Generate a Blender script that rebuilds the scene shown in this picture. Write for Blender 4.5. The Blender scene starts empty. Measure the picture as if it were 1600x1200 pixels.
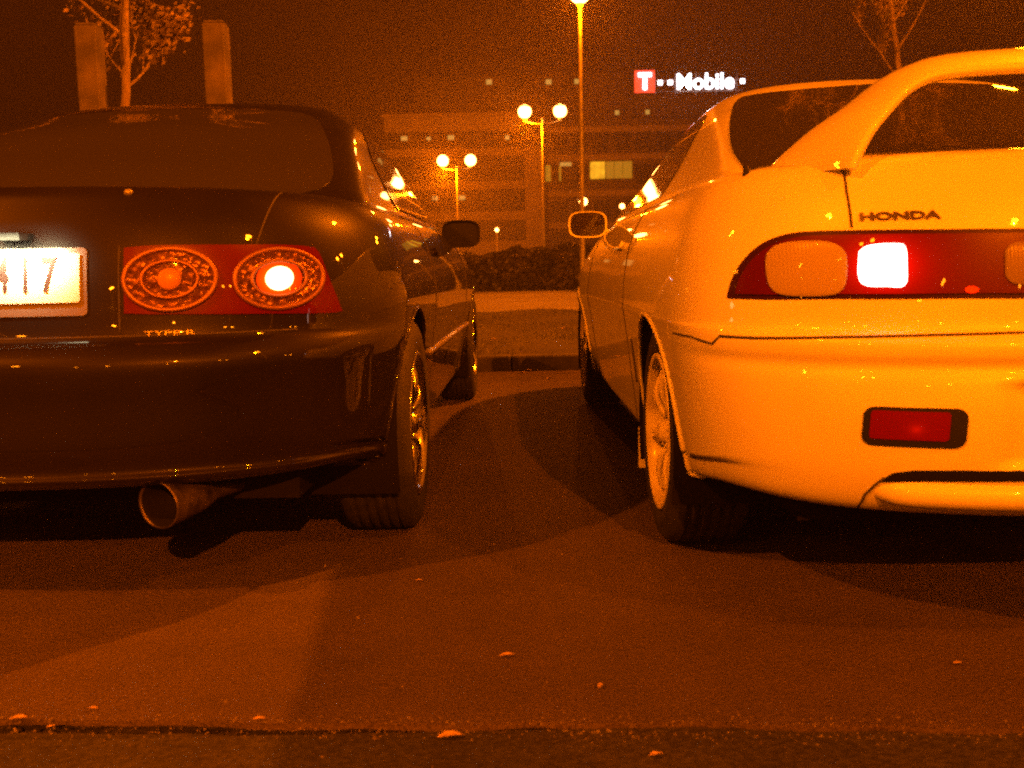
import bpy, math, random
from mathutils import Vector, Matrix
from mathutils.bvhtree import BVHTree
random.seed(7)
sc = bpy.context.scene
COL = sc.collection
R_ = math.radians
PI = math.pi

# ------------------------------------------------------------------ camera
PITCH, ROLL, CH, FPX = R_(6.8), R_(1.1), 0.72, 1550.0
cd = bpy.data.cameras.new('camera'); cam = bpy.data.objects.new('camera', cd); COL.objects.link(cam)
cd.sensor_width = 36; cd.lens = 36*FPX/1600; cd.clip_start = .05; cd.clip_end = 2000
_F = Vector((0, math.cos(PITCH), -math.sin(PITCH)))
_U = Vector((0, math.sin(PITCH), math.cos(PITCH)))
_Rt = Vector((1, 0, 0))
CR = _Rt*math.cos(ROLL) - _U*math.sin(ROLL)
CU = _U*math.cos(ROLL) + _Rt*math.sin(ROLL)
cam.matrix_world = Matrix(((CR.x, CU.x, -_F.x, 0), (CR.y, CU.y, -_F.y, 0), (CR.z, CU.z, -_F.z, CH), (0, 0, 0, 1)))
cd.dof.use_dof = True; cd.dof.focus_distance = 3.2; cd.dof.aperture_fstop = 5.6
sc.camera = cam
def survey(u, v):            # direction of sight measured on the photograph (used to take measurements of the cars)
    return (_F*FPX + CR*(u-800) + CU*(600-v)).normalized()

sc.view_settings.view_transform = 'Standard'; sc.view_settings.look = 'None'
sc.view_settings.gamma = 1.0; sc.view_settings.exposure = 0.0
try: sc.cycles.filter_width = 2.1
except Exception: pass
sc.cycles.use_denoising = False; sc.cycles.max_bounces = 6; sc.cycles.volume_bounces = 0; sc.cycles.sample_clamp_indirect = 4
sc.cycles.caustics_reflective = False; sc.cycles.caustics_refractive = False

# ------------------------------------------------------------------ materials
SOD = (1.0, .152, .0004)      # high pressure sodium light as this camera records it
def mat(name, base=(.5,.5,.5), rough=.5, metal=0, coat=0, coat_rough=.03, spec=.5, emis=None, es=0, alpha=None):
    m = bpy.data.materials.new(name); m.use_nodes = True
    b = m.node_tree.nodes['Principled BSDF']
    b.inputs['Base Color'].default_value = (*base, 1); b.inputs['Roughness'].default_value = rough
    b.inputs['Metallic'].default_value = metal; b.inputs['Coat Weight'].default_value = coat
    b.inputs['Coat Roughness'].default_value = coat_rough
    b.inputs['Specular IOR Level'].default_value = spec
    if emis: b.inputs['Emission Color'].default_value = (*emis, 1); b.inputs['Emission Strength'].default_value = es
    return m
def nd(m, t, **kw):
    n = m.node_tree.nodes.new(t)
    for k, v in kw.items():
        if k in n.inputs: n.inputs[k].default_value = v
        else: setattr(n, k, v)
    return n
def lk(m, a, b): m.node_tree.links.new(a, b)
def vary(m, c1, c2, scale, detail=5, lo=.35, hi=.65, coord='Object', rough=None, bump=0, bscale=None, stretch=None):
    b = m.node_tree.nodes['Principled BSDF']
    tc = nd(m, 'ShaderNodeTexCoord'); src = tc.outputs[coord]
    if stretch:
        mp = nd(m, 'ShaderNodeMapping'); mp.inputs['Scale'].default_value = stretch; lk(m, src, mp.inputs[0]); src = mp.outputs[0]
    n = nd(m, 'ShaderNodeTexNoise', Scale=scale, Detail=detail); lk(m, src, n.inputs['Vector'])
    r = nd(m, 'ShaderNodeValToRGB'); r.color_ramp.elements[0].position = lo; r.color_ramp.elements[1].position = hi
    r.color_ramp.elements[0].color = (*c1, 1); r.color_ramp.elements[1].color = (*c2, 1)
    lk(m, n.outputs[0], r.inputs[0]); lk(m, r.outputs[0], b.inputs['Base Color'])
    if bump:
        n2 = nd(m, 'ShaderNodeTexNoise', Scale=bscale or scale*6, Detail=6); lk(m, src, n2.inputs['Vector'])
        bp = nd(m, 'ShaderNodeBump', Strength=bump, Distance=.01); lk(m, n2.outputs[0], bp.inputs['Height']); lk(m, bp.outputs[0], b.inputs['Normal'])
    return m

M = {}
M['white_paint'] = mat('white_paint', (.76,.75,.72), .42, coat=1, coat_rough=.02)
vary(M['white_paint'], (.70,.69,.66), (.79,.78,.75), 3.0)
M['dark_paint'] = mat('dark_paint', (.02,.015,.016), .42, spec=.1, coat=1, coat_rough=.018)
vary(M['dark_paint'], (.008,.006,.006), (.013,.010,.010), 2.5)
M['dark_glass'] = mat('dark_glass', (.03,.028,.026), .05, coat=1, coat_rough=.0, spec=.6)
M['rubber'] = mat('rubber', (.022,.021,.02), .75)
vary(M['rubber'], (.008,.008,.008), (.018,.017,.016), 30, bump=.3)
M['black'] = mat('black_plastic', (.015,.015,.015), .7, spec=.15)
M['seam'] = mat('seam_shadow_gap', (.05,.045,.04), .9)
M['well'] = mat('arch_liner', (.008,.007,.007), .95, spec=.1)
M['chrome'] = mat('chrome', (.8,.79,.76), .16, metal=1)
vary(M['chrome'], (.6,.58,.55), (.85,.84,.8), 18)
M['steel'] = mat('exhaust_steel', (.2,.17,.15), .5, metal=.8)
vary(M['steel'], (.04,.033,.028), (.16,.13,.11), 25)
M['white_rim'] = mat('white_rim', (.66,.63,.56), .5, coat=.4, coat_rough=.2)
vary(M['white_rim'], (.42,.38,.32), (.7,.66,.6), 14, lo=.3, hi=.6)
M['brake_rotor'] = mat('brake_rotor', (.2,.17,.15), .5, metal=1)
M['badge'] = mat('badge_dark', (.06,.045,.04), .4, metal=.6)
M['badge_chrome'] = mat('badge_chrome', (.3,.27,.24), .5, metal=.8)
M['trim'] = mat('trim_strip', (.14,.12,.1), .4, coat=.5)
M['plate_ink'] = mat('plate_ink', (.05,.02,.016), .6)
M['plate'] = mat('plate_white', (.86,.86,.83), .45)
M['asphalt'] = mat('asphalt', (.1,.1,.1), .85, spec=.3)
M['mirror_glass'] = mat('mirror_glass', (.3,.3,.3), .04, metal=1)

def lens(name, base, glow=None, core=None, cr=(0.03,0.03), gs=1.0, rough=.3, ribs=0, coat=.35):
    """lamp lens; glow/core = emission of the bulb lit inside it (fog lens: a painted glint), spreading through the lens from 'core' (car-local x,z)"""
    m = mat(name, base, rough, coat=coat, coat_rough=.02, spec=.12)
    b = m.node_tree.nodes['Principled BSDF']
    tc = nd(m, 'ShaderNodeTexCoord')
    if ribs:
        w = nd(m, 'ShaderNodeTexWave', Scale=ribs); w.bands_direction = 'X'; lk(m, tc.outputs['Object'], w.inputs[0])
        bp = nd(m, 'ShaderNodeBump', Strength=.10, Distance=.003); lk(m, w.outputs[1], bp.inputs['Height']); lk(m, bp.outputs[0], b.inputs['Normal'])
    if glow:
        sx = nd(m, 'ShaderNodeSeparateXYZ'); lk(m, tc.outputs['Object'], sx.inputs[0])
        def term(o, c, s):
            a = nd(m, 'ShaderNodeMath', operation='SUBTRACT'); lk(m, sx.outputs[o], a.inputs[0]); a.inputs[1].default_value = c
            d = nd(m, 'ShaderNodeMath', operation='DIVIDE'); lk(m, a.outputs[0], d.inputs[0]); d.inputs[1].default_value = s
            p = nd(m, 'ShaderNodeMath', operation='MULTIPLY'); lk(m, d.outputs[0], p.inputs[0]); lk(m, d.outputs[0], p.inputs[1])
            return p
        p1, p2 = term('X', core[0], cr[0]), term('Z', core[1], cr[1])
        s = nd(m, 'ShaderNodeMath', operation='ADD'); lk(m, p1.outputs[0], s.inputs[0]); lk(m, p2.outputs[0], s.inputs[1])
        s1 = nd(m, 'ShaderNodeMath', operation='ADD'); lk(m, s.outputs[0], s1.inputs[0]); s1.inputs[1].default_value = 1
        dv = nd(m, 'ShaderNodeMath', operation='DIVIDE'); dv.inputs[0].default_value = gs; lk(m, s1.outputs[0], dv.inputs[1])
        pw = nd(m, 'ShaderNodeMath', operation='POWER'); lk(m, dv.outputs[0], pw.inputs[0]); pw.inputs[1].default_value = 1.6
        b.inputs['Emission Color'].default_value = (*glow, 1); lk(m, pw.outputs[0], b.inputs['Emission Strength'])
    return m

# ------------------------------------------------------------------ mesh builder
class MB:
    def __init__(s): s.v, s.f, s.sm = [], [], []
    def add(s, vs, fs, smooth=True):
        o = len(s.v); s.v += [tuple(p) for p in vs]; s.f += [tuple(i+o for i in f) for f in fs]; s.sm += [smooth]*len(fs); return s
    def box(s, x0, x1, y0, y1, z0, z1):
        return s.add([(x0,y0,z0),(x1,y0,z0),(x1,y1,z0),(x0,y1,z0),(x0,y0,z1),(x1,y0,z1),(x1,y1,z1),(x0,y1,z1)],
                     [(0,3,2,1),(4,5,6,7),(0,1,5,4),(1,2,6,5),(2,3,7,6),(3,0,4,7)], False)
    def tube(s, pts, rad, n=8, cap=True, squash=None):
        pts = [Vector(p) for p in pts]; N = len(pts); vs = []
        up = None
        for i, p in enumerate(pts):
            d = (pts[min(i+1, N-1)] - pts[max(i-1, 0)])
            d = d.normalized() if d.length > 1e-9 else Vector((0,0,1))
            if up is None: up = Vector((0,0,1)) if abs(d.z) < .9 else Vector((0,1,0))
            a = d.cross(up).normalized(); b = a.cross(d).normalized(); up = b
            r = rad[i] if isinstance(rad, (list, tuple)) else rad
            sa, sb = (squash if squash else (1, 1))
            for k in range(n):
                t = 2*PI*k/n; vs.append(p + a*math.cos(t)*r*sa + b*math.sin(t)*r*sb)
        fs = [(i*n+k, i*n+(k+1)%n, (i+1)*n+(k+1)%n, (i+1)*n+k) for i in range(N-1) for k in range(n)]
        if cap: fs += [tuple(range(n-1,-1,-1)), tuple((N-1)*n+k for k in range(n))]
        return s.add(vs, fs)
    def lathe(s, prof, M4=None, n=48, close=False):
        """prof: (radius, height) about local z; M4 places it"""
        vs = []; 
        for r, h in prof:
            for k in range(n):
                t = 2*PI*k/n; p = Vector((r*math.cos(t), r*math.sin(t), h)); vs.append(M4 @ p if M4 else p)
        m = len(prof)
        fs = [(i*n+k, i*n+(k+1)%n, (i+1)*n+(k+1)%n, (i+1)*n+k) for i in range(m-1) for k in range(n)]
        return s.add(vs, fs)
    def grid(s, rows, wrap=False, smooth=True, flip=False):
        n = len(rows[0]); vs = [p for r in rows for p in r]; fs = []
        for i in range(len(rows)-1):
            for k in range(n if wrap else n-1):
                q = (i*n+k, i*n+(k+1)%n, (i+1)*n+(k+1)%n, (i+1)*n+k)
                fs.append(q[::-1] if flip else q)
        return s.add(vs, fs, smooth)
    def build(s, name, m, parent=None):
        me = bpy.data.meshes.new(name); me.from_pydata(s.v, [], s.f)
        me.polygons.foreach_set('use_smooth', s.sm); me.update()
        if m is not None: me.materials.append(m)
        o = bpy.data.objects.new(name, me); COL.objects.link(o)
        if parent: o.parent = parent
        return o
def bevel(o, w=.01, seg=2):
    b = o.modifiers.new('bevel', 'BEVEL'); b.width = w; b.segments = seg; b.limit_method = 'ANGLE'; return o
def tag(o, label=None, cat=None, group=None, kind=None):
    if label: o['label'] = label
    if cat: o['category'] = cat
    if group: o['group'] = group
    if kind: o['kind'] = kind
    return o
def empty(name, loc, rz=0):
    o = bpy.data.objects.new(name, None); COL.objects.link(o); o.location = loc; o.rotation_euler.z = rz
    o.empty_display_size = .2; return o
def copy_tree(o, parent=None):
    c = o.copy(); COL.objects.link(c)
    if parent: c.parent = parent
    for ch in list(o.children): copy_tree(ch, c)
    return c
def catmull(P, n):
    out = []
    for i in range(len(P)-1):
        a, b, c, d = P[max(i-1,0)], P[i], P[i+1], P[min(i+2, len(P)-1)]
        for j in range(n):
            t = j/n
            out.append(tuple(.5*((2*b[k]) + (-a[k]+c[k])*t + (2*a[k]-5*b[k]+4*c[k]-d[k])*t*t + (-a[k]+3*b[k]-3*c[k]+d[k])*t**3) for k in range(len(b))))
    out.append(tuple(P[-1])); return out
def ss(x): x = max(0, min(1, x)); return x*x*(3-2*x)
def lerp_tab(tab, x):
    if x <= tab[0][0]: return tab[0][1]
    for (a, va), (b, vb) in zip(tab, tab[1:]):
        if x <= b: t = (x-a)/(b-a); t = t*t*(3-2*t)*.5+t*.5; return va+(vb-va)*t
    return tab[-1][1]

# ------------------------------------------------------------------ car body surfaces
class Car:
    pass
def half_outline(W, yr, yf, D, Df, n, nf, wy, nr=44, ns=150, nfr=24):
    pts = []
    for i in range(nr):
        t = (i/nr)*PI/2
        x = W*math.sin(t)**(2/n); y = yr + D*(1-max(0, math.cos(t))**(2/n)); pts.append((x, y))
    for i in range(ns):
        y = yr+D + (yf-Df-yr-D)*i/ns; pts.append((W, y))
    for i in range(nfr+1):
        t = (1-i/nfr)*PI/2
        x = W*math.sin(t)**(2/nf) if t > 0 else 0; y = yf - Df*(1-max(0, math.cos(t))**(2/nf)); pts.append((x, y))
    return [(x*wy(y), y) for x, y in pts]
def loop_rows(rows, zf):
    out = []
    for h in rows:
        full = h[0] + [(-x, y) for x, y in reversed(h[0][1:-1])]
        out.append([(x, zf(h[1], x, y)[1], zf(h[1], x, y)[0]) for x, y in full])
    return out

def make_car(cx, Yr, prof, belt, L, D, n, green, arches, paint, name, recess=False, yaw=0, gD=.3, gn=3.2):
    c = Car(); c.root = empty(name, (cx, Yr, 0), yaw); c.off = Vector((cx, Yr, 0)); c.L = L; c.inv = Matrix.Rotation(-yaw, 3, 'Z')
    wy = lambda y: 1 - .075*ss((y-3.3)/1.1) - .012*ss((.9-y)/.9)
    zb0 = prof['ref']
    rows = catmull(prof['rows'], 6)
    loops = []
    for (z, yr, W, zs, fo) in rows:
        h = half_outline(max(W, .01), yr, L-fo, D, .6, n, 2.4, wy)
        full = h + [(-x, y) for x, y in reversed(h[1:-1])]
        lp = []
        for x, y in full:
            k = ss((y-.12)/.55)
            zz = z + (zs-z)*k
            if z < .335: zz += .030*ss((y-.16)/.30)*(1-ss((y-.72)/.25))*(1-ss((z-.24)/.20))
            if zz > .45: zz = .45 + (zz-.45)*(lerp_tab(belt, y)-.45)/(zb0-.45)
            yy = y
            if recess and y < .5 and W > .7:
                yy += .022*ss((.352-abs(x))/.022)*ss((zz-.352)/.012)*ss((.515-zz)/.02)
            lp.append((x, yy, zz))
        loops.append(lp)
    b = MB(); N = len(loops[0]); V = [list(p) for l in loops for p in l]
    F = [(i*N+k, i*N+(k+1)%N, (i+1)*N+(k+1)%N, (i+1)*N+k) for i in range(len(loops)-1) for k in range(N)]
    def inside(p): 
        for (ya, za, Ra) in arches:
            if abs(p[0]) > .5 and math.hypot(p[1]-ya, p[2]-za) < Ra and p[2] < za+Ra: return (ya, za, Ra)
        return None
    ins = [inside(p) for p in V]
    F2 = [f for f in F if not all(ins[i] for i in f)]
    used = set(i for f in F2 for i in f)
    for i in used:
        if ins[i]:
            ya, za, Ra = ins[i]; p = V[i]; d = math.hypot(p[1]-ya, p[2]-za) or 1e-6
            p[1] = ya+(p[1]-ya)*Ra/d; p[2] = za+(p[2]-za)*Ra/d
    remap = {j: k for k, j in enumerate(sorted(used))}
    b.add([V[j] for j in sorted(used)], [tuple(remap[i] for i in f) for f in F2])
    b.add(loops[-1], [tuple(range(N))])
    # rolled lips of the wheel openings
    for (ya, za, Ra) in arches:
        for sgn in (-1, 1):
            ring = [V[i] for i in used if ins[i] and ins[i][0] == ya and V[i][0]*sgn > 0 and abs(math.hypot(V[i][1]-ya, V[i][2]-za)-Ra) < 1e-4]
            ring.sort(key=lambda p: math.atan2(p[2]-za, p[1]-ya))
            if len(ring) > 4: b.tube(ring, .006, 6)
    c.body_mb = b
    # greenhouse
    g = MB(); gl = []
    for (z, W, yr, yf) in catmull(green, 6):
        h = half_outline(max(W, .01), yr, yf, gD, gD*1.3, gn, 3.0, lambda y: 1, 30, 60, 24)
        full = h + [(-x, y) for x, y in reversed(h[1:-1])]
        gl.append([(x, y, z - .018*ss((z-1.1)/.15)*(x/.5)**2) for x, y in full])
    g.grid(gl, wrap=True); g.add(gl[-1], [tuple(range(len(gl[0])))])
    c.green_mb = g
    allv = b.v + g.v; o = len(b.v)
    c.bvh = BVHTree.FromPolygons([Vector(p) for p in allv], list(b.f) + [tuple(i+o for i in f) for f in g.f])
    c.body = b.build('body', paint, c.root)
    c.cabin = g.build('cabin', paint, c.root)
    # inner arch liners
    for (ya, za, Ra) in arches:
        for sgn in (-1, 1):
            w = MB(); r0, r1 = [], []
            for k in range(33):
                a = R_(-25) + R_(230)*k/32
                r0.append((sgn*(prof['half']-.03), ya+(Ra-.001)*math.cos(a), za+(Ra-.001)*math.sin(a)))
                r1.append((sgn*.5, ya+(Ra-.001)*math.cos(a), za+(Ra-.001)*math.sin(a)))
            w.grid([r0, r1]); w.add(r1, [tuple(range(33))]); w.build('wheel_arch', M['well'], c.root)
    u = MB(); u.box(-.62, .62, .32, L-.5, .2, .42); u.build('underbody', M['well'], c.root)
    return c
def sight(c, pts):
    out = []
    for u, v in pts:
        d = c.inv @ survey(u, v); o = c.inv @ (Vector((0, 0, CH)) - c.off)
        h = c.bvh.ray_cast(o, d)
        if h[0] is None: print('MISS', u, v); continue
        out.append(tuple(h[0]))
    return out
def proj(c, a, b, axis):
    if axis == 'rear': o, d = Vector((a, -3, b)), Vector((0, 1, 0))
    elif axis == 'left': o, d = Vector((-3, a, b)), Vector((1, 0, 0))
    else: o, d = Vector((3, a, b)), Vector((-1, 0, 0))
    h = c.bvh.ray_cast(o, d)
    if h[0] is None: return None, None
    nn = h[1] if h[1].dot(d) < 0 else -h[1]
    return h[0], nn
def span(poly, a):
    zs = []
    for (x0, z0), (x1, z1) in zip(poly, poly[1:]+poly[:1]):
        if (x0 <= a < x1) or (x1 <= a < x0): zs.append(z0+(z1-z0)*(a-x0)/(x1-x0))
    return (min(zs), max(zs)) if len(zs) >= 2 else None
def patch(c, name, poly, axis, off, m, parent=None, nc=60, nr=12, skirt=.012, dome=0):
    a0, a1 = min(p[0] for p in poly), max(p[0] for p in poly); w = a1-a0
    cols = []
    last = None
    for i in range(nc+1):
        t = .5-.5*math.cos(PI*i/nc); a = a0 + w*(.0008 + t*.9984)
        s = span(poly, a)
        if not s: continue
        col = []
        for j in range(nr+1):
            tt = .5-.5*math.cos(PI*j/nr); z = s[0] + (s[1]-s[0])*tt
            p, nn = proj(c, a, z, axis)
            if p is None: p, nn = last if last else (Vector((0,0,0)), Vector((0,-1,0)))
            last = (p, nn)
            dm = dome*max(0, 1-((t*2-1)**2))**.5*max(0, 1-(tt*2-1)**2)**.5
            col.append((p, nn, dm))
        cols.append(col)
    mb = MB(); rows = [[tuple(p+nn*(off+dm)) for p, nn, dm in col] for col in cols]
    flip = axis in ('left', 'rear')
    mb.grid(rows, flip=(axis == 'left'))
    # skirt
    n, mrow = len(cols), len(cols[0])
    edge = [(i, 0) for i in range(n)] + [(n-1, j) for j in range(1, mrow)] + [(i, mrow-1) for i in range(n-2, -1, -1)] + [(0, j) for j in range(mrow-2, 0, -1)]
    top = [rows[i][j] for i, j in edge]; bot = [tuple(cols[i][j][0]-cols[i][j][1]*skirt) for i, j in edge]
    mb.grid([top, bot], wrap=True)
    return mb.build(name, m, parent or c.root)
def rrect(x0, x1, z0, z1, r, n=6):
    P = []
    for cx, cz, a in ((x1-r, z1-r, 0), (x0+r, z1-r, 90), (x0+r, z0+r, 180), (x1-r, z0+r, 270)):
        for k in range(n+1):
            t = R_(a+90*k/n); P.append((cx+r*math.cos(t), cz+r*math.sin(t)))
    return P
def circ(cx, cz, r, rz=None, n=40): return [(cx+r*math.cos(2*PI*k/n), cz+(rz or r)*math.sin(2*PI*k/n)) for k in range(n)]
def seam(c, pts, axis, r=.0022, name='panel_gap', m=None, lift=0):
    P = []; 
    for (a0, b0), (a1, b1) in zip(pts, pts[1:]):
        k = max(2, int(math.hypot(a1-a0, b1-b0)/.012))
        for i in range(k):
            P.append((a0+(a1-a0)*i/k, b0+(b1-b0)*i/k))
    P.append(pts[-1]); Q = []
    for a, b in P:
        p, nn = proj(c, a, b, axis)
        if p is not None and (not Q or (p-Q[-1]).length < .12): Q.append(p+nn*lift)
    if len(Q) > 2: return MB().tube(Q, r, 6).build(name, m or M['seam'], c.root)
def mirror(poly): return [(-a, b) for a, b in poly]
def sm(P, n=5, closed=False):
    return [p for p in catmull(P+[P[0]] if closed else P, n)][: (-1 if closed else None)]
def text_on(c, s, x, z, size, m, name, parent=None, wide=1.0, off=.001, thick=.002, shear=0, bold=0):
    cu = bpy.data.curves.new(name, 'FONT'); cu.body = s; cu.size = size; cu.align_x = 'CENTER'; cu.align_y = 'CENTER'; cu.extrude = thick/2; cu.shear = shear; cu.offset = bold
    cu.resolution_u = 4
    to = bpy.data.objects.new('tmp', cu); COL.objects.link(to)
    bpy.context.view_layer.update()
    me = bpy.data.meshes.new_from_object(to.evaluated_get(bpy.context.evaluated_depsgraph_get()))
    bpy.data.objects.remove(to)
    for v in me.vertices:
        p, nn = proj(c, x+v.co.x*wide, z+v.co.y, 'rear')
        if p is not None: v.co = p + nn*(off+thick/2+v.co.z)
    me.name = name; me.materials.clear(); me.materials.append(m)
    o = bpy.data.objects.new(name, me); COL.objects.link(o); o.parent = parent or c.root
    return o

def wheel(c, x, y, z, Rt, Rr, sgn, spokes, rim_m, twin=True, wth=.185):
    """one wheel: tyre > rim, hub, disc, each spoke; outer face at x (sgn = which side)"""
    T = Matrix.Translation((x, y, z)) @ Matrix.Rotation(R_(90)*sgn, 4, 'Y')      # local +z points outwards
    root = MB()
    w = wth
    prof = [(Rr-.012, -w), (Rr+.005, -w-.004), (Rt-.02, -w-.002), (Rt-.004, -w+.012), (Rt, -w+.03)]
    for k in range(5):
        h = -w+.04+(w-.08)*k/4; prof += [(Rt, h-.008), (Rt-.007, h-.004), (Rt-.007, h+.002), (Rt, h+.006)]
    prof += [(Rt, -.03), (Rt-.005, -.012), (Rt-.02, 0), (Rt-.04, .004), ((Rt+Rr)/2, .006), (Rr+.012, .003), (Rr+.002, -.003), (Rr-.012, -.01)]
    root.lathe(prof, T, 72); ty = root.build('wheel', M['rubber'], c.root)
    r = MB(); r.lathe([(Rr+.003, -.002), (Rr+.004, .003), (Rr-.002, .005), (Rr-.012, .003), (Rr-.016, -.02), (Rr-.03, -.05), (Rr-.035, -w+.01)], T, 72)
    r.build('rim', rim_m, ty)
    d = MB(); d.lathe([(0, -.075), (Rr-.055, -.075), (Rr-.055, -.09)], T, 48); d.build('brake_disc', M['brake_rotor'], ty)
    h = MB(); h.lathe([(0, .0), (.022, -.001), (.028, -.006), (.03, -.02), (.05, -.022), (.062, -.03), (.064, -.05)], T, 36)
    for k in range(5):
        a = 2*PI*k/5; P = Vector((.043*math.cos(a), .043*math.sin(a), -.021)); h.lathe([(0, .008), (.007, .007), (.008, -.004)], T @ Matrix.Translation(P), 8)
    h.build('hub', rim_m, ty)
    for k in range(spokes):
        s = MB(); a = 2*PI*k/spokes
        for da in ((-.09, .09) if twin else (0,)):
            pts = []
            for j in range(9):
                t = j/8; rr = .05+(Rr-.018-.05)*t; hh = -.03+.022*math.sin(t*PI*.9)-.006*t
                aa = a + da*(.2+.8*t)
                pts.append(T @ Vector((rr*math.cos(aa), rr*math.sin(aa), hh)))
            s.tube(pts, [.0085+.0015*abs(j-4)/4 for j in range(9)], 8)
        s.build('spoke', rim_m, ty)
    return ty

# ================================================================== WHITE CAR
wp = dict(ref=.905, half=.852, rows=[
 # z_rear, y_rear, W, z_side, front offset
 (.246, .20, .745, .205, .16), (.252, .12, .772, .208, .10), (.270, .062, .789, .222, .05), (.33, .022, .798, .27, .02), (.40, .006, .812, .35, .0),
 (.46, .0, .823, .43, .0), (.505, .004, .832, .50, .0), (.532, .012, .836, .53, .0), (.553, .004, .840, .553, .0), (.574, .004, .843, .574, .01),
 (.590, .016, .846, .590, .02), (.600, .029, .845, .600, .03), (.65, .033, .842, .65, .05), (.71, .039, .835, .71, .08), (.77, .047, .823, .77, .12),
 (.82, .058, .805, .82, .17), (.862, .074, .784, .862, .22), (.890, .092, .762, .890, .28), (.905, .118, .738, .903, .35), (.911, .155, .70, .911, .45),
 (.916, .24, .63, .918, .7), (.920, .42, .50, .926, 1.05), (.925, .9, .30, .93, 1.5)])
belt_w = [(0, .905), (.7, .905), (1.4, .90), (2.2, .895), (2.9, .868), (3.4, .815), (3.9, .73), (4.2, .65), (4.4, .58)]
gw = [(.86, .742, .26, 3.08), (.905, .728, .33, 3.02), (.94, .706, .43, 2.92), (1.0, .668, .63, 2.75), (1.08, .620, .90, 2.55), (1.16, .572, 1.16, 2.40), (1.22, .532, 1.36, 2.30),
      (1.26, .490, 1.50, 2.24), (1.288, .42, 1.62, 2.20), (1.304, .30, 1.80, 2.26)]
arW = [(.92, .285, .305), (3.50, .285, .315)]
W = make_car(1.19, 1.63, wp, belt_w, 4.38, .58, 2.7, gw, arW, M['white_paint'], 'parked_car', recess=True)
tag(W.root, 'white coupe on the right with a tall rear spoiler and wide red tail light band', 'car')
# rear glass
def loc(c, px, k=(0, 2)): return [(p[k[0]], p[k[1]]) for p in sight(c, px)]
rg = loc(W, [(1172, 266), (1158, 257), (1146, 238), (1141, 210), (1143, 180), (1152, 158), (1172, 150), (1250, 141), (1375, 132)])

rg = sm(rg + [(0, rg[-1][1]+.003)], 5)
rg = rg[:-1] + mirror(rg)[::-1]
rg = rg + [(x, z) for x, z in sm([(.58, .925), (.3, .932), (0, .935), (-.3, .932), (-.58, .925)], 4)]
patch(W, 'rear_window', rg, 'rear', .003, M['dark_glass'], nc=90, nr=30, skirt=.006)
door_win = sm([(1.50, .925), (1.72, .922), (2.3, .915), (2.82, .905), (2.86, .925), (2.60, 1.06), (2.40, 1.155), (2.22, 1.195), (1.85, 1.205), (1.66, 1.19), (1.55, 1.12), (1.48, 1.0)], 3, True)
for ax in ('left', 'right'):
    patch(W, 'side_window', door_win, ax, .003, M['dark_glass'], nc=50, nr=16, skirt=.006)
ws = [(-.60, .93), (.60, .93), (.48, 1.2), (-.48, 1.2)]
# tail light band
tl = sight(W, [(1136, 466), (1143, 440), (1156, 415), (1175, 393), (1200, 376), (1230, 366), (1262, 362), (1330, 360), (1400, 359), (1500, 358), (1598, 357)])
tb = sight(W, [(1136, 469), (1200, 468), (1300, 467), (1400, 467), (1500, 466), (1598, 466)])
up = sm([(p[0], p[2]) for p in tl], 4) + [(0, tl[-1][2]+.002)]
dn = [(p[0], p[2]) for p in tb] + [(0, tb[-1][2])]
band = up + mirror(up)[::-1][1:] + mirror(dn)[1:-1] + dn[::-1][:-1]
cc = sight(W, [(1379, 415)])[0]
c2 = sight(W, [(1470, 428)])[0]
redlens = lens('red_lens_lit', (.07, .001, .0005), (1, .002, 0), (cc[0], cc[2]), (.040, .034), 1.7)
frame = patch(W, 'tail_light', band, 'rear', .002, lens('dark_red_rim', (.03, .002, .001), rough=.4), nc=150, nr=14)
def inset(poly, d, cx, cz, fx, fz): return [(cx+(x-cx)*fx, cz+(z-cz)*fz) for x, z in poly]
zc_ = sum(p[1] for p in dn)/len(dn); zmid = (up[-1][1]+dn[-1][1])/2
inner = [(x*.982, zmid+(z-zmid)*.86) for x, z in band]
rl = patch(W, 'red_lens', inner, 'rear', .006, redlens, frame, nc=150, nr=14, skirt=0)
amber = lens('amber_lens', (.33, .27, .15), rough=.25, ribs=55)
reverse = lens('reverse_lens', (.2, .15, .08), rough=.25, ribs=55)
am = sm(loc(W, [(1200, 420), (1202, 398), (1220, 383), (1258, 378), (1300, 380), (1322, 395), (1325, 425), (1320, 450), (1298, 462), (1230, 462), (1206, 448)]), 4, True)
lt = loc(W, [(1343, 395), (1358, 385), (1395, 382), (1414, 386), (1417, 415), (1414, 446), (1385, 448), (1352, 446), (1342, 430)])
rv = loc(W, [(1568, 410), (1578, 388), (1597, 383)])
rvx = (rv[0][0], .0)
lit = mat('lit_tail_bulb', (.9, .5, .4), .3, emis=(1, .62, .5), es=9)
litp = sm(lt, 4, True)
zr0, zr1 = min(p[1] for p in litp)+.002, max(p[1] for p in litp)-.002
for f in (lambda q: q, mirror):
    patch(W, 'indicator_lens', f(am), 'rear', .009, amber, frame, nc=30, nr=12, skirt=.003, dome=.004)
    patch(W, 'lit_lens', f(litp), 'rear', .009, lit, frame, nc=24, nr=10, skirt=.003, dome=.002)
    patch(W, 'reverse_lens', f(rrect(rv[0][0], rv[0][0]+.12, zr0, zr1, .02)), 'rear', .009, reverse, frame, nc=24, nr=10, skirt=.003, dome=.003)
rx = sight(W, [(1517, 453)])[0]
reflx = mat('reflex_red', (.75, .015, .01), .4, coat=.5)
for f in (lambda q: q, mirror): patch(W, 'reflex_reflector', f(circ(rx[0], rx[2], .011, .006, 20)), 'rear', .008, reflx, frame, nc=12, nr=6, skirt=.002)
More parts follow.
